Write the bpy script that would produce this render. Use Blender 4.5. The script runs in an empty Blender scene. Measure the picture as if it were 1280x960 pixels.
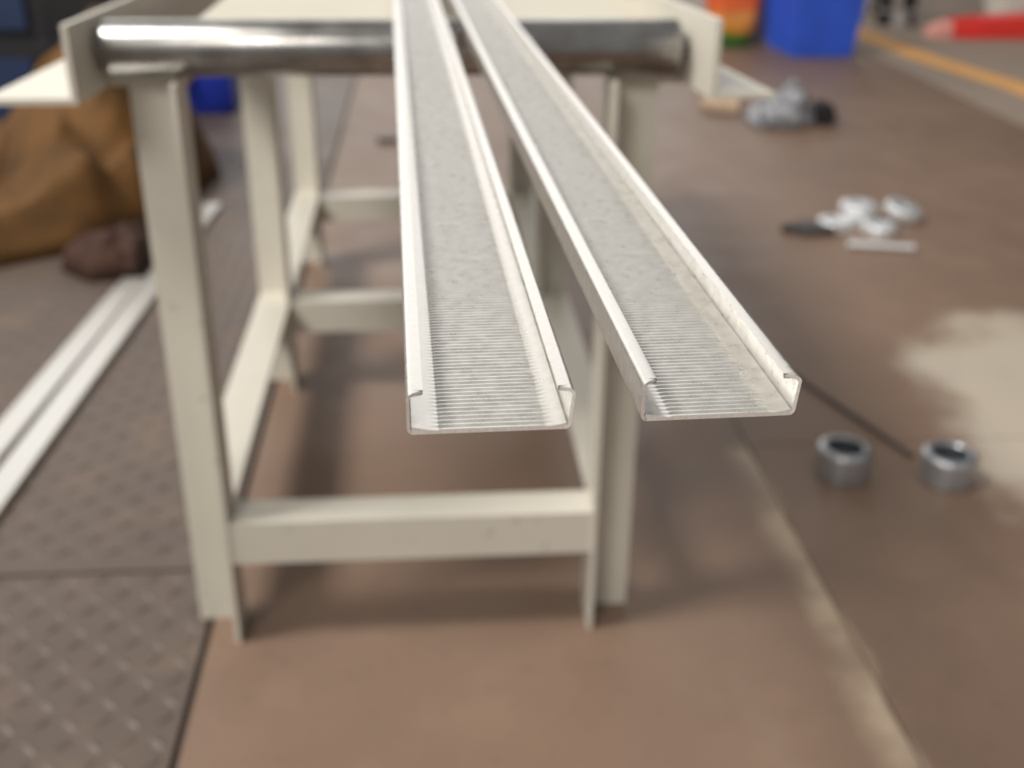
import bpy, bmesh, math, random
from mathutils import Vector, Matrix, noise
random.seed(7)
S = bpy.context.scene
COL = S.collection
PI = math.pi

# ------------------------------------------------------------------ camera
F_PX, PITCH, YAW, ROLL, CAM_H = 1407.2, .4489, .0794, .0106, .7839
fwd = Vector((math.sin(YAW)*math.cos(PITCH), math.cos(YAW)*math.cos(PITCH), -math.sin(PITCH)))
r0 = Vector((math.cos(YAW), -math.sin(YAW), 0)); u0 = r0.cross(fwd)
rt = r0*math.cos(ROLL) + u0*math.sin(ROLL); up = -r0*math.sin(ROLL) + u0*math.cos(ROLL)
cd = bpy.data.cameras.new('camera'); cam = bpy.data.objects.new('camera', cd); COL.objects.link(cam)
m = Matrix((rt, up, -fwd)).transposed().to_4x4(); m.translation = Vector((0, 0, CAM_H)); cam.matrix_world = m
cd.sensor_width = 36; cd.lens = F_PX/1280*36; cd.clip_start = .01; cd.clip_end = 200
cd.dof.use_dof = True; cd.dof.focus_distance = .305; cd.dof.aperture_fstop = 9.6; cd.dof.aperture_blades = 0
S.camera = cam

# ------------------------------------------------------------------ world and light
W = bpy.data.worlds.new('world'); S.world = W; W.use_nodes = True
bg = W.node_tree.nodes['Background']; bg.inputs[0].default_value = (1.0, .98, .95, 1); bg.inputs[1].default_value = .36
def area(name, loc, target, sx, sy, power, col):
    l = bpy.data.lights.new(name, 'AREA'); l.shape = 'RECTANGLE'; l.size = sx; l.size_y = sy; l.energy = power; l.color = col
    o = bpy.data.objects.new(name, l); COL.objects.link(o); o.location = loc
    o.rotation_euler = (Vector(target)-Vector(loc)).to_track_quat('-Z', 'Y').to_euler()
    return o
area('skylight_front', (-2.5, -4.0, 4.3), (0, .9, .3), 1.6, 1.6, 165, (1, .95, .89))
area('skylight_left', (-3.6, .2, 5.6), (-.1, 1.3, 0), 1.5, 1.4, 395, (1, .955, .90))
area('gate_daylight', (-1.6, 13, 4.6), (-1.0, 2, 4.0), 12, 7.5, 450, (1, .97, .94))
area('window_band_left', (-8.8, 3.5, 4.0), (-.2, 2.5, 2.6), 11, 4.5, 230, (1, .97, .94))
S.view_settings.view_transform = 'Standard'; S.view_settings.look = 'None'
S.view_settings.exposure = .02; S.view_settings.gamma = 1; S.view_settings.use_curve_mapping = False

# ------------------------------------------------------------------ materials
def lin(c):
    return tuple(((v/255)/12.92 if v/255 <= .04045 else ((v/255+.055)/1.055)**2.4) for v in c) + (1,)
class NT:
    def __init__(s, name):
        s.m = bpy.data.materials.new(name); s.m.use_nodes = True; s.t = s.m.node_tree; s.n = s.t.nodes
        s.b = s.n['Principled BSDF']
    def add(s, typ, **kw):
        n = s.n.new(typ)
        for k, v in kw.items(): setattr(n, k, v)
        return n
    def link(s, a, b): s.t.links.new(a, b)
    def coord(s, scale=(1, 1, 1)):
        tc = s.add('ShaderNodeTexCoord'); mp = s.add('ShaderNodeMapping'); mp.inputs['Scale'].default_value = scale
        s.link(tc.outputs['Object'], mp.inputs['Vector']); return mp.outputs['Vector']
    def noise(s, scale, detail=4, vec=None, rough=.55):
        n = s.add('ShaderNodeTexNoise'); n.inputs['Scale'].default_value = scale; n.inputs['Detail'].default_value = detail
        n.inputs['Roughness'].default_value = rough
        if vec is not None: s.link(vec, n.inputs['Vector'])
        return n.outputs['Fac']
    def ramp(s, fac, stops):
        r = s.add('ShaderNodeValToRGB'); e = r.color_ramp.elements
        while len(e) < len(stops): e.new(.5)
        for k, (p, c) in enumerate(stops):
            e[k].position = p; e[k].color = c if len(c) == 4 else c + (1,)
        s.link(fac, r.inputs['Fac']); return r.outputs['Color']
    def mix(s, fac, a, b, mode='MIX'):
        n = s.add('ShaderNodeMix', data_type='RGBA', blend_type=mode)
        if isinstance(fac, (int, float)): n.inputs[0].default_value = fac
        else: s.link(fac, n.inputs[0])
        for i, v in ((6, a), (7, b)):
            if isinstance(v, tuple): n.inputs[i].default_value = v
            else: s.link(v, n.inputs[i])
        return n.outputs[2]
    def math(s, op, a, b=None, clamp=False):
        n = s.add('ShaderNodeMath', operation=op, use_clamp=clamp)
        for i, v in ((0, a), (1, b)):
            if v is None: continue
            if isinstance(v, (int, float)): n.inputs[i].default_value = v
            else: s.link(v, n.inputs[i])
        return n.outputs[0]
    def maprange(s, v, a, b, c=0, d=1):
        n = s.add('ShaderNodeMapRange'); n.interpolation_type = 'SMOOTHSTEP'
        s.link(v, n.inputs[0])
        for i, q in ((1, a), (2, b), (3, c), (4, d)): n.inputs[i].default_value = q
        return n.outputs[0]
    def bump(s, h, strength, dist):
        n = s.add('ShaderNodeBump'); n.inputs['Strength'].default_value = strength; n.inputs['Distance'].default_value = dist
        s.link(h, n.inputs['Height']); s.link(n.outputs['Normal'], s.b.inputs['Normal'])
    def set(s, **kw):
        for k, v in kw.items():
            i = s.b.inputs[k.replace('_', ' ')]
            if isinstance(v, (int, float, tuple)): i.default_value = v
            else: s.link(v, i)
        return s.m
M = {}
def simple(name, rgb, rough=.5, metal=0, var=.12, scale=30, bump=0, **kw):
    t = NT(name); c = lin(rgb); d = tuple(v*(1-var) for v in c[:3])+(1,); l = tuple(min(1, v*(1+var)) for v in c[:3])+(1,)
    f = t.noise(scale, 4, t.coord())
    t.set(Base_Color=t.ramp(f, [(.3, d), (.7, l)]), Roughness=rough, Metallic=metal, **kw)
    if bump: t.bump(t.noise(scale*6, 3, t.coord()), .4, bump)
    M[name] = t.m; return t.m

# zinc coated strip
t = NT('galvanised'); v = t.coord()
fine = t.noise(2600, 3, t.coord((1, .5, 1))); blot = t.noise(240, 4, v); scr = t.noise(900, 2, t.coord((.25, 3, 1)))
spots = t.maprange(t.noise(800, 1, v), .76, .80)
base = t.ramp(blot, [(.3, lin((208, 206, 201))), (.7, lin((228, 226, 221)))])
base = t.mix(t.math('MULTIPLY', spots, .5), base, lin((110, 98, 82)))
t.set(Base_Color=base, Metallic=.80, Roughness=t.maprange(blot, .25, .75, .26, .36))
t.bump(t.math('ADD', t.math('MULTIPLY', fine, .5), scr), .12, .0001); M['zinc'] = t.m
# cut edge of the strip, polished roller, machined steel
simple('cut_steel', (232, 229, 222), .4, .35, .1, 900)
simple('chrome', (205, 205, 203), .16, 1, .06, 12)
t = NT('roller_steel'); v = t.coord((1, 14, 14)); a = t.noise(6, 4, t.coord((2, 30, 30))); b = t.noise(14, 3, t.coord())
t.set(Base_Color=t.ramp(b, [(.35, lin((132, 130, 127))), (.7, lin((182, 181, 178)))]), Metallic=1.0, Roughness=t.maprange(a, .3, .7, .2, .36)); M['roller'] = t.m
t = NT('machined'); a = t.noise(60, 3, t.coord((1, 1, 12)))
t.set(Base_Color=t.ramp(a, [(.3, lin((160, 163, 168))), (.7, lin((200, 202, 206)))]), Metallic=.8, Roughness=.36); M['machined'] = t.m
simple('bright_steel', (240, 243, 245), .42, .75, .05, 40)
simple('dark_steel', (92, 90, 88), .45, .7, .2, 20)
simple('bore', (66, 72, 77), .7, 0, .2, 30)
# beige machine paint
t = NT('beige_paint'); a = t.noise(5, 4, t.coord()); g = t.noise(60, 4, t.coord())
c = t.ramp(a, [(.3, lin((198, 194, 181))), (.7, lin((208, 204, 192)))])
c = t.mix(t.math('MULTIPLY', t.maprange(g, .66, .72), .35), c, lin((120, 108, 90)))
t.set(Base_Color=c, Roughness=.42); t.bump(t.noise(700, 2, t.coord()), .15, .0003); M['beige'] = t.m
simple('cream_paint', (192, 186, 168), .5, 0, .05, 4)

# worn brown floor paint: wear has its own place on the floor, in floor coordinates
def floor_mat(name, tread=False):
    t = NT(name); v = t.coord(); n1 = t.noise(1.7, 5, v); n2 = t.noise(9, 5, v, .6); n3 = t.noise(70, 4, v)
    if tread: c = t.ramp(n1, [(.3, lin((84, 73, 66))), (.7, lin((100, 88, 79)))])
    else: c = t.ramp(n1, [(.3, lin((117, 96, 81))), (.7, lin((134, 110, 93)))])
    c = t.mix(t.maprange(n2, .45, .75, 0, .25), c, lin((150, 124, 104)))
    c = t.mix(t.maprange(n3, .58, .7, 0, .25), c, lin((86, 72, 61)))
    if not tread:
        sp = t.add('ShaderNodeSeparateXYZ'); t.link(v, sp.inputs[0]); x, y = sp.outputs[0], sp.outputs[1]
        # scraped strip along the plate joint
        wx = t.math('ADD', x, t.math('MULTIPLY', t.math('SUBTRACT', n2, .5), .05))
        band = t.math('MULTIPLY', t.maprange(wx, .405, .45), t.maprange(wx, .452, .462, 1, 0))
        band = t.math('MULTIPLY', band, t.maprange(y, 1.36, 1.42, 1, 0))
        c = t.mix(t.math('MULTIPLY', band, t.maprange(n2, .3, .65, .25, .75)), c, lin((192, 174, 150)))
        # bare dusty patch beside the bushings
        dx = t.math('DIVIDE', t.math('SUBTRACT', x, t.math('ADD', .99, t.math('MULTIPLY', t.math('SUBTRACT', y, 1.5), .25))), .26)
        dy = t.math('DIVIDE', t.math('SUBTRACT', y, 1.52), .42)
        d = t.math('SQRT', t.math('ADD', t.math('MULTIPLY', dx, dx), t.math('MULTIPLY', dy, dy)))
        d = t.math('ADD', d, t.math('MULTIPLY', t.math('SUBTRACT', t.noise(5, 5, v), .5), 1.3))
        c = t.mix(t.maprange(d, .55, 1.05, .85, 0), c, lin((192, 182, 166)))
        # thin dust streaks
        st = t.noise(3.2, 4, t.coord((2.2, .55, 1)))
        c = t.mix(t.maprange(st, .58, .75, 0, .35), c, lin((136, 119, 104)))
    t.set(Base_Color=c, Roughness=t.maprange(n2, .3, .7, .44, .54)); t.bump(n3, .2, .0008)
    M[name] = t.m
floor_mat('brown_floor'); floor_mat('tread_floor', True)
simple('floor_gap', (62, 54, 46), .85, 0, .2, 20)
simple('floor_far', (150, 135, 121), .6, 0, .08, 2)
simple('yellow_line', (226, 168, 100), .6, 0, .12, 14)
# tarpaulin, rags, plastics
t = NT('canvas'); a = t.noise(7, 5, t.coord()); g = t.noise(22, 4, t.coord())
c = t.ramp(a, [(.3, lin((74, 48, 16))), (.7, lin((112, 76, 28)))]); c = t.mix(t.maprange(g, .6, .72, 0, .6), c, lin((56, 38, 22)))
t.set(Base_Color=c, Roughness=.8); M['canvas'] = t.m
simple('rust_cloth', (62, 37, 25), .85, 0, .25, 30); simple('ochre_cloth', (150, 104, 40), .85, 0, .2, 30)
simple('black_machine', (36, 35, 38), .55, .2, .2, 8); simple('navy_panel', (28, 48, 82), .5, 0, .15, 6)
simple('blue_plastic', (58, 100, 214), .4, 0, .12, 8); simple('deep_blue', (26, 50, 160), .4, 0, .12, 8)
simple('pale_pink', (224, 190, 178), .6, 0, .08, 20); simple('lilac_plastic', (176, 170, 188), .3, 0, .12, 16)
simple('black_rubber', (26, 26, 27), .6, 0, .2, 20); simple('grey_castor', (150, 147, 145), .45, .2, .1, 20)
simple('red_paint', (224, 54, 48), .35, 0, .1, 10); simple('white_sack', (226, 222, 212), .7, 0, .06, 10)
simple('pale_red', (216, 150, 138), .5, 0, .15, 30)
simple('added_wall', (66, 64, 62), .8, 0, .06, 1)  # unseen walls, kept dark to dim what the steel reflects
simple('card', (196, 172, 146), .8, 0, .1, 20)
t = NT('clear_film'); a = t.noise(26, 4, t.coord())
t.set(Base_Color=t.ramp(a, [(.35, lin((104, 104, 108))), (.65, lin((190, 192, 198)))]), Roughness=.2, Transmission_Weight=.25, IOR=1.3); M['film'] = t.m
t = NT('printed_sack'); sp = t.add('ShaderNodeSeparateXYZ'); t.link(t.coord(), sp.inputs[0])
h = t.math('ADD', sp.outputs[2], t.math('MULTIPLY', t.math('SUBTRACT', t.noise(14, 3, t.coord()), .5), .06))
c = t.ramp(t.math('DIVIDE', h, .4), [(.06, lin((46, 96, 42))), (.13, lin((84, 130, 44))), (.18, lin((216, 140, 56))), (.3, lin((232, 160, 84))), (.42, lin((234, 112, 58))), (.6, lin((226, 78, 44)))])
t.set(Base_Color=c, Roughness=.4); M['print'] = t.m

# ------------------------------------------------------------------ object helpers
def mesh_obj(name, bm, mat, parent=None, smooth=False, bevel=0):
    if bevel:
        bmesh.ops.bevel(bm, geom=[e for e in bm.edges if len(e.link_faces) == 2 and e.calc_face_angle(0) > .6], offset=bevel, segments=2, affect='EDGES', clamp_overlap=True)
    bmesh.ops.recalc_face_normals(bm, faces=bm.faces)
    me = bpy.data.meshes.new(name); bm.to_mesh(me); bm.free()
    me.materials.append(mat if not isinstance(mat, str) else M[mat])
    for p in me.polygons: p.use_smooth = smooth
    if smooth and hasattr(me, 'set_sharp_from_angle'): me.set_sharp_from_angle(angle=.7)
    o = bpy.data.objects.new(name, me); COL.objects.link(o); o.parent = parent
    return o
def tag(o, label, cat, group=None, kind=None):
    o['label'] = label
    if cat: o['category'] = cat
    if group: o['group'] = group
    if kind: o['kind'] = kind
    return o
def thing(name, label, cat, loc=(0, 0, 0), rz=0, group=None):
    o = bpy.data.objects.new(name, None); COL.objects.link(o); o.location = loc; o.rotation_euler = (0, 0, rz); o.empty_display_size = .05
    return tag(o, label, cat, group)
def box(bm, x0, x1, y0, y1, z0, z1, mat=None):
    vs = [bm.verts.new((x, y, z)) for z in (z0, z1) for y in (y0, y1) for x in (x0, x1)]
    if mat is not None:
        for v in vs: v.co = mat @ v.co
    for f in ((0, 2, 3, 1), (4, 5, 7, 6), (0, 1, 5, 4), (2, 6, 7, 3), (0, 4, 6, 2), (1, 3, 7, 5)): bm.faces.new([vs[i] for i in f])
def prism(bm, poly, path, close=True):
    """poly: 2D points; path: list of functions (u,v)->Vector; sweeps the polygon"""
    rings = [[bm.verts.new(fn(*p)) for p in poly] for fn in path]
    n = len(poly)
    for a, b in zip(rings, rings[1:]):
        for i in range(n): bm.faces.new((a[i], a[(i+1) % n], b[(i+1) % n], b[i]))
    bm.faces.new(rings[0][::-1]); bm.faces.new(rings[-1])
def lathe(bm, prof, seg=48, mat=None, closed=False):
    """prof: (r,z) list"""
    rings = []
    for r, z in prof:
        if r < 1e-6: rings.append([bm.verts.new((0, 0, z))])
        else: rings.append([bm.verts.new((r*math.cos(2*PI*k/seg), r*math.sin(2*PI*k/seg), z)) for k in range(seg)])
    pr = list(zip(rings, rings[1:])) + ([(rings[-1], rings[0])] if closed else [])
    for a, b in pr:
        for k in range(seg):
            j = (k+1) % seg
            if len(a) == 1: bm.faces.new((a[0], b[k], b[j]))
            elif len(b) == 1: bm.faces.new((a[k], a[j], b[0]))
            else: bm.faces.new((a[k], a[j], b[j], b[k]))
    if mat is not None:
        for v in bm.verts: v.co = mat @ v.co
def copy_tree(o, parent=None):
    c = o.copy(); COL.objects.link(c); c.parent = parent
    for ch in list(o.children):
        copy_tree(ch, c)
    return c

# ------------------------------------------------------------------ the floor
PT = .006                                   # floor plate thickness
bm = bmesh.new(); box(bm, -9, 9, -3, 14, -.12, -PT)
floor = tag(mesh_obj('floor', bm, 'floor_gap'), 'brown painted workshop floor laid with steel plates', None, kind='structure')
def plate(name, x0, x1, y0, y1, mat, top=0.0):
    bm = bmesh.new(); box(bm, x0, x1, y0, y1, -PT, top); o = mesh_obj(name, bm, mat, floor, bevel=.0012)
    return o
SX, LX = -.250, .455                        # the long joints
ys = [-2.6, 1.1365, 2.64, 4.14, 5.64, 7.14, 13]
treads = []
for a, b in zip(ys, ys[1:]):
    treads.append(plate('tread_plate', -1.75, SX-.004, a+.003, b-.003, 'tread_floor', -.0005))
    plate('tread_plate', -8.5, -1.756, a+.003, b-.003, 'tread_floor', -.0005)
plate('floor_plate', SX+.004, LX-.0015, -2.6, 5.2, 'brown_floor')
plate('floor_plate', SX+.004, LX-.0015, 5.206, 13, 'brown_floor')
plate('floor_plate', LX+.0015, 1.86, -2.6, 1.40, 'brown_floor', -.0008)
plate('floor_plate', LX+.0015, 1.86, 1.403, 5.2, 'brown_floor', -.0008)
plate('floor_plate', LX+.0015, 1.86, 5.206, 13, 'brown_floor', -.0008)
plate('floor_slab', 1.864, 8.5, -2.6, 13, 'floor_far', -.0012)
# raised lozenges of the tread plate, two directions in turn
bm = bmesh.new()
g = .030; n = 0
for iy in range(int((3.1-.55)/g)):
    for ix in range(int(1.25/g)):
        x = SX-.022-ix*g; y = .55+iy*g
        if abs(y-1.1365) < .016 or abs(y-2.64) < .016: continue
        a = PI/4 if (ix+iy) % 2 else -PI/4
        ca, sa = math.cos(a), math.sin(a); L, w, h = .0140, .0052, .0022
        pts = [(-L, 0, 0), (-.5*L, -w, 0), (.5*L, -w, 0), (L, 0, 0), (.5*L, w, 0), (-.5*L, w, 0), (-.55*L, 0, h), (.55*L, 0, h)]
        vs = [bm.verts.new((x+px*ca-py*sa, y+px*sa+py*ca, pz-.0006)) for px, py, pz in pts]
        for f in ((0, 1, 6), (1, 2, 7, 6), (2, 3, 7), (3, 4, 7), (4, 5, 6, 7), (5, 0, 6)): bm.faces.new([vs[i] for i in f])
lz = mesh_obj('tread_lozenges', bm, 'tread_floor', floor, smooth=True); lz['kind'] = 'stuff'
bm = bmesh.new()
prism(bm, [(-.065, -.001), (.065, -.001), (.065, .0006), (-.065, .0006)],
      [lambda u, v, c=c: Vector((c[0]+u, c[1], v)) for c in ((2.20, 2.2), (2.15, 4.0), (2.055, 4.6), (2.02, 5.35), (1.99, 8.5))])
tag(mesh_obj('trim_1', bm, 'yellow_line'), 'worn orange-yellow marking line painted on the floor', None, kind='structure')

for nm, dims, lb in (('wall_back', (-9.2, 9.2, 13.9, 14.1, -.12, 8.5), 'unseen dark grey wall added at the far end of the hall'), ('wall_left', (-9.2, -9, -3, 13.9, -.12, 8.5), 'unseen dark grey wall added beyond the dark machine'), ('wall_right', (9, 9.2, -3, 13.9, -.12, 8.5), 'unseen dark grey wall added beyond the yellow line')):
    bm = bmesh.new(); box(bm, *dims); tag(mesh_obj(nm, bm, 'added_wall'), lb, None, kind='structure')  # walls outside the view, added tall and dark for the metal to reflect

# ------------------------------------------------------------------ the roller table
D1, D2, D3 = .9943, 1.6119, 2.1744
XL, XR, AW, TH = -.2121, .1656, .05, .005
ZS = .1507
ZT = .594
T = thing('roller_table', 'beige angle-iron roller table with a steel roller at its end', 'roller table', (0, D1, 0))
def tpart(name, bm, mat, bevel=.0012, smooth=False, parent=None):
    o = mesh_obj(name, bm, mat, parent or T, bevel=bevel, smooth=smooth)
    if parent is None: o.matrix_parent_inverse = Matrix.Translation((0, -D1, 0))
    return o
def leg(x, s, y):
    # flange B runs in depth at x, flange A runs outwards behind it
    P = [(0, 0), (0, AW), (s*AW, AW), (s*AW, AW-TH), (s*TH, AW-TH), (s*TH, 0)]
    bm = bmesh.new(); prism(bm, P, [lambda u, v, z=z: Vector((x+u, y+v, z)) for z in (0, ZT)]); return tpart('leg', bm, 'beige')
for y in (D1, D2, D3):
    leg(XL, -1, y); leg(XR, 1, y)
    # cross stretcher: front flange down, top flange back
    P = [(0, 0), (0, -AW), (TH, -AW), (TH, -TH), (AW*.9, -TH), (AW*.9, 0)]
    bm = bmesh.new(); prism(bm, P, [lambda u, v, x=x: Vector((x, y+.002+u, ZS+v)) for x in (XL, XR)]); tpart('cross_stretcher', bm, 'beige')
for x, s in ((XL, 1), (XR, -1)):
    for a, b in ((D1+.05, D2+.045), (D2+.05, D3+.045)):
        # side stretcher: flange on top, flange down on the outside
        P = [(0, 0), (0, TH), (-s*AW*.98, TH), (-s*AW*.98, -AW*.8), (-s*(AW*.98-TH), -AW*.8), (-s*(AW*.98-TH), 0)]
        bm = bmesh.new(); prism(bm, P, [lambda u, v, y=y: Vector((x+u, y, ZS-TH+v)) for y in (a, b)]); tpart('side_stretcher', bm, 'beige')
# top side channels, splayed at the mouth
def side_channel(x0, s, zb, zt, fl, toe):
    t = .005
    P = [(0, zb), (s*fl, zb), (s*fl, zb+t), (s*t, zb+t), (s*t, zt-t), (s*.0, zt-t)]
    P = [(0, zb), (s*fl, zb), (s*fl, zb+t), (s*t, zb+t), (s*t, zt), (0, zt)]
    bm = bmesh.new()
    st = [(x0, .955), (x0-s*toe*.2, 1.155), (x0-s*toe*.2, 2.42)]
    prism(bm, P, [lambda u, v, c=c: Vector((c[0]+u, c[1], v)) for c in st]); return tpart('side_channel', bm, 'beige')
side_channel(-.2835, -1, .586, .649, .075, math.tan(math.radians(4)))
side_channel(.2435, 1, .588, .653, .055, math.tan(math.radians(6.5)))
for y in (D1, D2, D3):
    for x0, x1 in ((-.288, XL-.002), (XR+.002, .248)):
        bm = bmesh.new(); box(bm, x0+(.012 if y > D1 and x0 < 0 else 0), x1-(.02 if y > D1 and x0 > 0 else 0), y+.0505, y+.0555, .584, .622); tpart('bracket', bm, 'beige')
# bed plate behind the roller, folded front lip
bm = bmesh.new(); prism(bm, [(1.10, .585), (1.103, .585), (1.103, .627), (2.42, .627), (2.42, .630), (1.10, .630)],
                        [lambda u, v, x=x: Vector((x, u, v)) for x in (-.212, .222)]); tpart('bed_plate', bm, 'cream_paint', bevel=.001)
# end roller
RC, RR = (D1+.03, .620), .024
RX0, RX1 = -.2745, .2275
rot = Matrix.Translation((RX0, RC[0], RC[1])) @ Matrix.Rotation(PI/2, 4, 'Y')
L = RX1-RX0
bm = bmesh.new(); lathe(bm, [(0, 0), (.017, 0), (.0225, .0012), (RR, .004), (RR, L-.004), (.0225, L-.0012), (.017, L), (0, L)], 64, rot)
ro = tpart('roller', bm, 'roller', bevel=0, smooth=True)
bm = bmesh.new(); lathe(bm, [(0, -.006), (.008, -.006), (.008, L+.012), (0, L+.012)], 24, rot); o = mesh_obj('shaft', bm, 'dark_steel', ro, smooth=True)
for q in (-.0015, L+.0005):
    bm = bmesh.new(); lathe(bm, [(.009, q), (.0165, q), (.0165, q+.001), (.009, q+.001)], 32, rot, closed=True); mesh_obj('bearing_cap', bm, 'chrome', ro, smooth=True)

# ------------------------------------------------------------------ rolled steel channels
CW, CH, CT, CR, LEN = .0410, .0111, .0009, .0016, 2.05
PITCH_R = .00228
def arc(cx, cz, r, a0, a1, n=5): return [(cx+r*math.cos(a0+(a1-a0)*k/n), cz+r*math.sin(a0+(a1-a0)*k/n)) for k in range(n+1)]
def flange_mesh(right):
    lean = .0011 if right else 0
    ri = CR-CT
    out = arc(CR, CR, CR, -PI/2, -PI) + arc(CR, CH-CR, CR, PI, PI/2) + [(.0042, CH-.0004)]
    inn = arc(CR, CR, ri, -PI/2, -PI) + arc(CR, CH-CR, ri, PI, PI/2) + [(.0041, CH-.0004-CT)]
    poly = out + inn[::-1]
    def place(u, z, y):
        x = u - lean*max(0, min(1, z/CH))
        cut = 0
        if z > CH-.0018: cut = max(0, (u-.0010))*.95       # lip cut at a slant
        return Vector((CW-x if right else x, y+(cut if y == 0 else 0), z))
    bm = bmesh.new(); n = 90
    prism(bm, poly, [lambda u, v, y=LEN*(k/n)**1.5: place(u, v, y) for k in range(n+1)])
    return bm
def web_mesh():
    a = .00064
    cols = [(.0011, 0), (.0030, 0), (.0054, 0), (.0076, 0), (.0081, .55), (.0088, 1), (.017, 1), (.026, 1), (.0336, 1), (.0344, .6), (.0350, 0), (.0372, 0), (.0388, 0), (CW-.0012, 0)]
    lift = lambda x: .0012*max(0, (.0076-x)/.0065)**1.25 + .0009*max(0, (x-.0352)/.0046)**1.25
    per = 6; rows = int(LEN/PITCH_R*per)
    bm = bmesh.new(); prev = None; lft = []; rgt = []
    for k in range(rows+1):
        y = LEN*k/rows; ph = k/per
        c = abs(math.sin(PI*(ph+.35)))**.62
        row = []
        for x, w in cols:
            jit = .000008*noise.noise(Vector((x*300, y*700, 1.3)))
            row.append(bm.verts.new((x, y, CT + lift(x) + w*(a*(c-.45)+jit))))
        if prev:
            for i in range(len(cols)-1): bm.faces.new((prev[i], prev[i+1], row[i+1], row[i]))
        else: first = row
        prev = row; lft.append(row[0]); rgt.append(row[-1])
    b = [bm.verts.new((x, y, 0)) for y in (0, LEN) for x in (.0011, CW-.0012)]
    bm.faces.new((b[0], b[2], b[3], b[1])); bm.faces.new([b[0], b[1]] + first[::-1]); bm.faces.new([b[3], b[2]] + prev)
    bm.faces.new([b[2], b[0]] + lft); bm.faces.new([b[1], b[3]] + rgt[::-1])
    return bm
def channel_proto(label, group=None):
    t = thing('steel_channel', label, 'steel channel', group=group)
    w = mesh_obj('ribbed_web', web_mesh(), 'zinc', t, smooth=True)
    ps = [w] + [mesh_obj('side_flange', flange_mesh(r), 'zinc', t, smooth=True) for r in (False, True)]
    for o in ps:                                   # bare cut ends
        o.data.materials.append(M['cut_steel'])
        for f in o.data.polygons:
            if abs(f.normal.y) > .5 and len(f.vertices) > 6: f.material_index = 1; f.use_smooth = False
    return t
def orient(o, P, phi, s, flip=False):
    d = Vector((math.sin(phi)*math.cos(s), math.cos(phi)*math.cos(s), -math.sin(s)))
    c = Vector((math.cos(phi), -math.sin(phi), 0)); u = c.cross(d)
    if flip: c, u = -c, -u
    mm = Matrix((c, d, u)).transposed().to_4x4(); mm.translation = Vector(P); o.matrix_world = mm
A = channel_proto('zinc-coated ribbed steel channel on the roller, the one nearer the tan canvas')
orient(A, (-.0063, .2470, .6512), -.0244, .0089)
B = copy_tree(A); B['label'] = 'zinc-coated ribbed steel channel on the roller, the one nearer the two bushings'
orient(B, (.0538, .2551, .6490), -.0316, .0063)
# two more lie upside down on the tread plate
C1 = copy_tree(A); C1['label'] = 'silver steel channel lying upside down on tread plate, half under the tan canvas'
C2 = copy_tree(A); C2['label'] = 'silver steel channel lying upside down on tread plate, longer end past the tan canvas'

def place_floor(o, right_edge, y_end, yaw):
    # local x runs to -c when flipped, local z points down: origin on the right edge, web on top
    y0 = y_end-LEN*math.cos(yaw); x0 = right_edge[0]+(y0-right_edge[1])*math.tan(yaw)
    orient(o, (x0, y0, CH+.0006), yaw, 0, True)
place_floor(C1, (-.598, 1.412), 2.115, .062)
place_floor(C2, (-.552, 1.268), 2.615, .050)

# ------------------------------------------------------------------ bushings and small steel parts on the right
def bushing(name, label, loc, h=.043, R=.037, ri=.025, mat='machined', rot=(0, 0, 0), group=None, solid=False):
    t = thing(name, label, 'steel bushing', loc, 0, group); t.rotation_euler = rot
    bm = bmesh.new(); ch = .0075
    lathe(bm, [(R, .001), (R, h-.007), (R-.0008, h-.0035), (R-.0035, h-.0006), (R-.006, h), (ri+.002, h), (ri, h-.002), (ri, 0), (R-.001, 0)], 56, None, True)
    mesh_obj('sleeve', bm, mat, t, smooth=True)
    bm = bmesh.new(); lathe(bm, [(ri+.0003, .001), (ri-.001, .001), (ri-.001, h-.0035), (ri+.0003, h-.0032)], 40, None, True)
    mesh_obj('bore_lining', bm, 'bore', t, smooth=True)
    return t
bushing('steel_bushing', 'round steel bushing on the brown floor, closer to the roller table leg of the pair', (.564, 1.314, 0))
bushing('steel_bushing', 'round steel bushing on the brown floor, at the edge of the pale patch', (.702, 1.289, 0))
def disc(label, loc, R, h, rot=(0, 0, 0)):
    t = thing('steel_disc', label, 'steel disc', loc); t.rotation_euler = rot
    bm = bmesh.new(); lathe(bm, [(0, 0), (R-.002, 0), (R, .002), (R, h-.003), (R-.001, h-.001), (R-.003, h), (.009, h), (.007, h-.0015), (.007, h-.004), (0, h-.004)], 48); mesh_obj('body', bm, 'bright_steel', t, smooth=True)
    bm = bmesh.new(); lathe(bm, [(.010, h-.0005), (.0115, h+.0006), (.0135, h+.0006), (.015, h-.0005)], 32, None, True); mesh_obj('hub_ring', bm, 'machined', t, smooth=True)
disc('thick bright steel disc standing tallest in the little heap of discs', (.990, 2.442, 0), .042, .044)
disc('thin bright steel disc lying in front of the thick disc, beside the pin', (1.008, 2.350, 0), .038, .024)
disc('thin bright steel disc lying between the dark block and the thick disc', (.918, 2.392, 0), .036, .022)
disc('bright steel disc lying tilted, farthest in the heap from the dark block', (1.098, 2.452, .0135), .043, .020, (math.radians(12), math.radians(14), 0))
bm = bmesh.new(); rm = Matrix.Translation((.905, 2.262, .0075)) @ Matrix.Rotation(math.radians(-13), 4, 'Z') @ Matrix.Rotation(PI/2, 4, 'Y')
lathe(bm, [(0, 0), (.006, 0), (.0072, .0012), (.0072, .139), (.006, .140), (0, .140)], 24, rm)
tag(mesh_obj('steel_pin', bm, 'bright_steel', smooth=True), 'short light steel pin lying in front of the heap of steel parts', 'steel pin')
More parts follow.
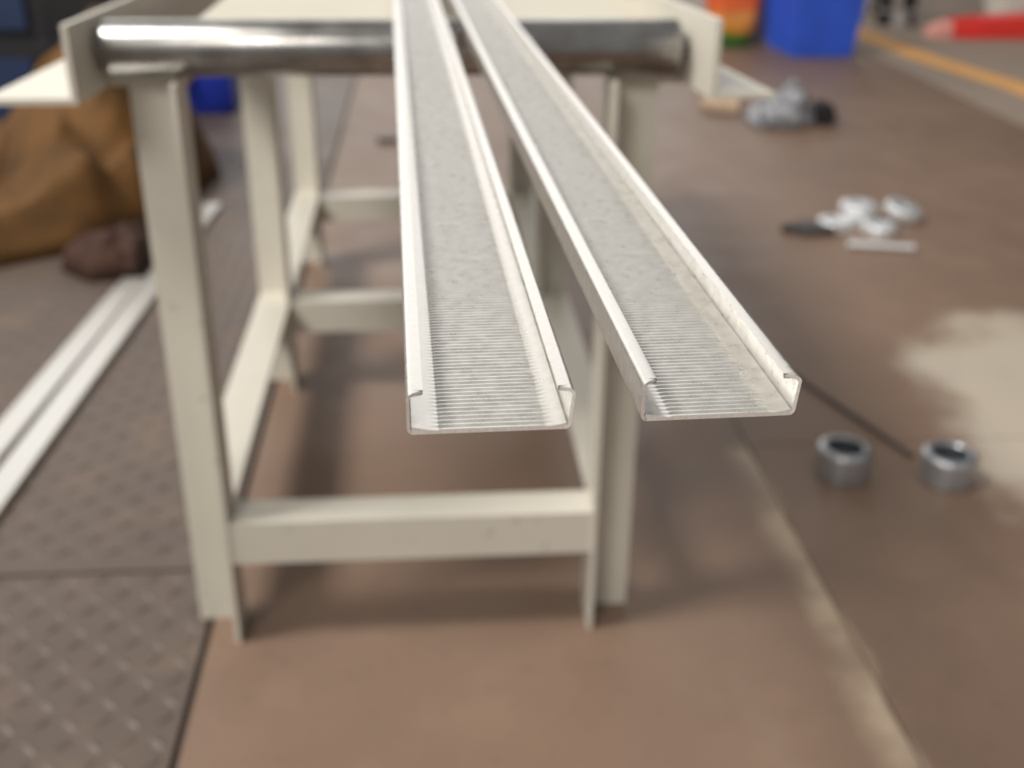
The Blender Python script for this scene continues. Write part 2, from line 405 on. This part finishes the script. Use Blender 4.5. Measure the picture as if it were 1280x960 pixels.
bm = bmesh.new(); prism(bm, [(-.055, .0), (-.01, -.035), (.06, -.03), (.055, .02), (.0, .035)], [lambda u, v, z=z: Vector((.845+u, 2.372+v, z)) for z in (0, .018)])
tag(mesh_obj('steel_block', bm, 'dark_steel', bevel=.002), 'flat dark grey steel block beside the bright rings', 'steel block')
bm = bmesh.new(); d = Vector((.679-.61, 1.35-1.566, 0)); ang = math.atan2(d.y, d.x)
rm = Matrix.Translation((.572, 1.685, .0036)) @ Matrix.Rotation(ang, 4, 'Z') @ Matrix.Rotation(PI/2, 4, 'Y')
lathe(bm, [(0, 0), (.0035, 0), (.0035, .352), (0, .352)], 12, rm)
tag(mesh_obj('thin_rod', bm, 'dark_steel', smooth=True), 'thin dark steel rod on the floor pointing at the bushings', 'rod')
bm = bmesh.new(); prism(bm, [(-.03, 0), (.028, -.006), (.03, .008), (-.02, .012)], [lambda u, v, z=z: Vector((-.108+u, 3.24+v, z)) for z in (0, .014)])
tag(mesh_obj('steel_offcut', bm, 'dark_steel', bevel=.002), 'tiny dark steel offcut on the bare floor under the roller table', 'offcut')

# ------------------------------------------------------------------ soft heaps
def heap(name, label, cat, outline, hfun, mat, res=70, thick=.003, fold=.03, fs=6, seed=0, parent=None):
    """a cloth lying over itself: outline polygon in plan, height function inside, folds by ridged noise, skirt down to the floor"""
    cx = sum(p[0] for p in outline)/len(outline); cy = sum(p[1] for p in outline)/len(outline)
    # resample outline
    pts = []
    n = len(outline)
    for i in range(n):
        a, b = Vector(outline[i]), Vector(outline[(i+1) % n])
        for k in range(8): pts.append(a.lerp(b, k/8))
    N = len(pts); R = res//2
    bm = bmesh.new(); rings = []
    for j in range(R+1):
        f = j/R
        ring = []
        for p in pts:
            x = cx+(p.x-cx)*f; y = cy+(p.y-cy)*f
            nz = noise.noise(Vector((x*fs+seed, y*fs*.7, seed))); nz2 = noise.noise(Vector((x*fs*2.6+5, y*fs*2.1, seed+3)))
            ridge = 1-abs(nz)*2
            edge = min(1, (1-f)*6)
            z = hfun(x, y)*(edge**.5) + edge*fold*(ridge*.7+nz2*.5) + .006
            if j == R: z = .001
            wob = (.012*nz2, .012*nz) if j < R else (0, 0)
            ring.append(bm.verts.new((x+wob[0]*edge, y+wob[1]*edge, max(z, .001))))
            if f == 0: break
        rings.append(ring)
    for k in range(N): bm.faces.new((rings[0][0], rings[1][k], rings[1][(k+1) % N]))
    for a, b in zip(rings[1:], rings[2:]):
        for k in range(N): j = (k+1) % N; bm.faces.new((a[k], b[k], b[j], a[j]))
    o = mesh_obj(name, bm, mat, parent, smooth=True)
    md = o.modifiers.new('thickness', 'SOLIDIFY'); md.thickness = thick; md.offset = 1
    return tag(o, label, cat) if label else o
gs = lambda x, y, cx, cy, sx, sy: math.exp(-((x-cx)/sx)**2-((y-cy)/sy)**2)
heap('canvas_tarp', 'crumpled tan canvas tarpaulin heaped on the floor beside the roller table', 'tarpaulin',
     [(-1.30, 2.10), (-1.05, 2.12), (-.86, 2.215), (-.73, 2.31), (-.60, 2.47), (-.53, 2.90), (-.62, 3.12), (-.78, 3.22), (-.93, 3.00), (-1.12, 2.75), (-1.30, 2.45)],
     lambda x, y: .30*gs(x, y, -.76, 2.86, .19, .30)+.05, 'canvas', fold=.10, fs=5.5, seed=2.3)
heap('brown_rag', 'crumpled rust-brown rag between the tan canvas and the floor channels', 'rag',
     [(-.73, 2.19), (-.66, 2.125), (-.57, 2.135), (-.565, 2.26), (-.60, 2.38), (-.68, 2.30)], lambda x, y: .035*gs(x, y, -.63, 2.22, .10, .12)+.012, 'rust_cloth', res=30, fold=.028, fs=16, seed=5)
heap('plastic_bag', 'crumpled clear plastic bag lying on the floor beside a black part', 'plastic bag',
     [(1.00, 3.42), (1.05, 3.37), (1.13, 3.355), (1.20, 3.40), (1.19, 3.50), (1.10, 3.58), (1.01, 3.52)], lambda x, y: .075*gs(x, y, 1.13, 3.45, .06, .08)+.012, 'film', res=40, fold=.045, fs=24, seed=9)
heap('paper_scrap', 'small beige crumpled paper scrap under the table channel mouth', 'paper scrap',
     [(.90, 3.66), (.95, 3.60), (1.01, 3.58), (1.03, 3.64), (.98, 3.70), (.93, 3.72)], lambda x, y: .025, 'card', res=20, fold=.02, fs=22, seed=4)
bm = bmesh.new()
prism(bm, [(-.03, 0), (.03, 0), (.038, .03), (.02, .062), (-.015, .07), (-.034, .04)], [lambda u, v, y=y, k=k: Vector((1.235+u*k, y, v*k)) for y, k in ((3.40, .8), (3.415, 1), (3.48, 1), (3.495, .8))])
tag(mesh_obj('black_part', bm, 'black_rubber', bevel=.004, smooth=True), 'small black rubber block leaning on the clear plastic bag', 'rubber block')

# ------------------------------------------------------------------ background on the left: dark machine, blue canister
t = thing('dark_machine', 'low dark machine base with navy panels behind the tan canvas', 'machine', (-1.6, 3.6, 0))
def mp(name, mat, dims, bevel=.006):
    bm = bmesh.new(); box(bm, *dims); o = mesh_obj(name, bm, mat, t, bevel=bevel); o.matrix_parent_inverse = Matrix.Translation((1.6, -3.6, 0)); return o
mp('base', 'black_machine', (-2.6, -.97, 3.05, 4.3, 0, .30)); mp('cabinet', 'black_machine', (-2.55, -.99, 3.15, 4.25, .30, .52))
mp('door_panel', 'navy_panel', (-1.95, -1.03, 3.135, 3.152, .33, .49))
mp('base_panel', 'navy_panel', (-1.80, -1.00, 3.035, 3.052, .06, .27)); mp('foot_rail', 'rust_cloth', (-2.3, -1.06, 2.98, 3.05, .0, .05))
for x in (-1.9, -1.3): mp('panel_handle', 'chrome', (x, x+.10, 3.115, 3.136, .40, .415), .003)
t = thing('canister', 'deep blue plastic canister with pale cap on the floor behind the canvas', 'canister', (-.675, 3.72, 0))
bm = bmesh.new()
prism(bm, [(-.075, -.10), (.06, -.10), (.075, -.085), (.075, .085), (.06, .10), (-.06, .10), (-.075, .085)], [lambda u, v, z=z, k=k: Vector((u*k, v*k, z)) for z, k in ((0, .94), (.01, 1), (.20, 1), (.225, .85), (.24, .5))])
mesh_obj('body', bm, 'deep_blue', t, bevel=.004, smooth=True)
bm = bmesh.new(); lathe(bm, [(0, 0), (.03, 0), (.03, .03), (.026, .036), (0, .036)], 28, Matrix.Translation((-.062, -.104, .125)) @ Matrix.Rotation(math.radians(70), 4, 'X') @ Matrix.Rotation(math.radians(-30), 4, 'Y')); mesh_obj('cap', bm, 'pale_pink', t, smooth=True)
bm = bmesh.new()
prism(bm, [(-.012, -.012), (.012, -.012), (.012, .012), (-.012, .012)], [lambda u, v, c=c: Vector((u, c[0], c[1]+v)) for c in ((-.06, .228), (-.055, .268), (.05, .268), (.06, .228))]); mesh_obj('handle', bm, 'deep_blue', t, bevel=.004)

# ------------------------------------------------------------------ background on the right
t = thing('blue_crate', 'blue ribbed plastic crate on the floor beside the printed sack', 'crate', (1.62, 4.80, 0), .05)
def tub(w0, d0, w1, d1, h, th):
    bm = bmesh.new(); rings = []
    for w, d, z in ((w0, d0, 0), (w1, d1, h), (w1-th, d1-th, h), (w0-th, d0-th, th)):
        rings.append([bm.verts.new((sx*w/2, sy*d/2, z)) for sx, sy in ((-1, -1), (1, -1), (1, 1), (-1, 1))])
    for a, b in zip(rings, rings[1:]):
        for k in range(4): bm.faces.new((a[k], a[(k+1) % 4], b[(k+1) % 4], b[k]))
    bm.faces.new(rings[0][::-1]); bm.faces.new(rings[-1]); return bm
H = .36; mesh_obj('shell', tub(.25, .34, .32, .42, H, .008), 'blue_plastic', t, bevel=.003)
for side in (-1, 1):
    for k in range(9):
        f = (k-4)/4.6
        bm = bmesh.new(); prism(bm, [(-.004, 0), (.004, 0), (.004, side*.007), (-.004, side*.007)], [lambda u, v, a=a: Vector((f*a[0]/2+u, side*a[1]/2+v, a[2])) for a in ((.25, .338, .012), (.318, .418, H-.02))]); mesh_obj('rib', bm, 'blue_plastic', t)
        bm = bmesh.new(); prism(bm, [(-.004, 0), (.004, 0), (.004, side*.007), (-.004, side*.007)], [lambda u, v, a=a: Vector((side*a[1]/2+v, f*a[0]/2+u, a[2])) for a in ((.34, .248, .012), (.418, .318, H-.02))]); mesh_obj('rib', bm, 'blue_plastic', t)
bm = bmesh.new()
for (x0, x1, y0, y1) in ((-.175, .175, -.225, -.205), (-.175, .175, .205, .225), (-.175, -.155, -.205, .205), (.155, .175, -.205, .205)): box(bm, x0, x1, y0, y1, H-.02, H+.008)
mesh_obj('rim', bm, 'blue_plastic', t)
def sack(name, label, cat, loc, w, d, h, mat, seed, rz=0):
    t = thing(name, label, cat, loc, rz)
    bm = bmesh.new(); N, R = 28, 16; rings = []
    for j in range(R+1):
        f = j/R; k = (.80+.34*math.sin(min(1, f*1.5)*PI*.62))*(1 if f < .8 else 1-.5*((f-.8)/.2)**1.5); ring = []
        for i in range(N):
            a = 2*PI*i/N; q = 1+.12*noise.noise(Vector((math.cos(a)*2+seed, math.sin(a)*2, f*5)))
            ex = abs(math.cos(a))**.6*(1 if math.cos(a) > 0 else -1); ey = abs(math.sin(a))**.6*(1 if math.sin(a) > 0 else -1)
            ring.append(bm.verts.new((ex*w/2*k*q, ey*d/2*k*q*(1-.45*f*f), f*h)))
        rings.append(ring)
    for a, b in zip(rings, rings[1:]):
        for i in range(N): j = (i+1) % N; bm.faces.new((a[i], a[j], b[j], b[i]))
    bm.faces.new(rings[0][::-1]); bm.faces.new(rings[-1]); mesh_obj('body', bm, mat, t, smooth=True)
    bm = bmesh.new(); box(bm, -w*.33, w*.33, -.006, .006, h-.004, h+.035); mesh_obj('top_seam', bm, mat, t, bevel=.002); return t
sack('printed_sack', 'orange and green printed sack on the floor beside the blue crate', 'sack', (1.315, 4.93, 0), .20, .14, .40, 'print', 1)
sack('plastic_sack', 'pale lilac plastic sack squeezed between the printed sack and blue crate', 'sack', (1.475, 5.12, 0), .11, .12, .36, 'lilac_plastic', 6)
sack('white_sack', 'off-white sack on the floor behind the red fork', 'sack', (3.06, 5.95, 0), .26, .2, .42, 'white_sack', 3)
# small black cart
t = thing('black_cart', 'black tubular cart on grey castors behind the yellow line', 'cart', (2.29, 5.72, 0))
for px, py in ((-.06, -.18), (.06, -.18), (-.06, .22), (.06, .22)):
    bm = bmesh.new(); box(bm, px-.026, px+.026, py-.026, py+.026, .040, .75); mesh_obj('post', bm, 'black_rubber', t, bevel=.006)
    bm = bmesh.new(); box(bm, px-.03, px+.03, py-.03, py+.03, .058, .074); cst = mesh_obj('castor', bm, 'grey_castor', t, bevel=.003)
    bm = bmesh.new(); lathe(bm, [(0, -.014), (.020, -.030), (.026, -.028), (.026, .028), (.020, .030), (0, .014)], 28, Matrix.Translation((px, py, .026)) @ Matrix.Rotation(PI/2, 4, 'Y')); mesh_obj('wheel', bm, 'black_rubber', cst, smooth=True)
for z in (.30, .7):
    bm = bmesh.new(); box(bm, -.095, .09, -.215, .255, z, z+.02); mesh_obj('tray', bm, 'black_rubber', t, bevel=.003)
bm = bmesh.new(); prism(bm, [(-.04, 0), (.04, 0), (.045, .03), (.03, .07), (-.03, .08), (-.045, .03)], [lambda u, v, y=y, k=k: Vector((2.262+u*k*.7, y, v*k)) for y, k in ((5.36, .6), (5.39, 1), (5.44, 1), (5.47, .7))])
tag(mesh_obj('grey_bundle', bm, 'grey_castor', bevel=.006, smooth=True), 'small pale grey bundle on the floor before the black cart', 'bundle')
# red lift fork lying on the floor
t = thing('lift_fork', 'red lift fork with a worn pale tip lying past the yellow line', 'lift fork', (2.95, 5.18, 0))
def fork(st): 
    bm = bmesh.new(); prism(bm, [(-1, 0), (1, 0), (1, .8), (.86, 1), (-.86, 1), (-1, .8)], [lambda u, v, s=s: Vector((s[0], u*s[1], s[2]+v*(s[3]-s[2]))) for s in st]); return bm
mesh_obj('tip', fork([(-.66, .02, .0, .02), (-.63, .045, 0, .045), (-.56, .065, 0, .068)]), 'pale_red', t, bevel=.002)
mesh_obj('blade', fork([(-.56, .066, 0, .07), (-.44, .075, 0, .085), (-.2, .08, 0, .098), (.52, .08, 0, .10), (.56, .08, 0, .10)]), 'red_paint', t, bevel=.003)
bm = bmesh.new(); box(bm, .56, .62, -.08, .08, 0, .55); hl = mesh_obj('heel', bm, 'red_paint', t, bevel=.008)
for z in (.12, .45):
    bm = bmesh.new(); box(bm, .62, .66, -.07, .07, z, z+.06); mesh_obj('hook', bm, 'dark_steel', hl, bevel=.006)
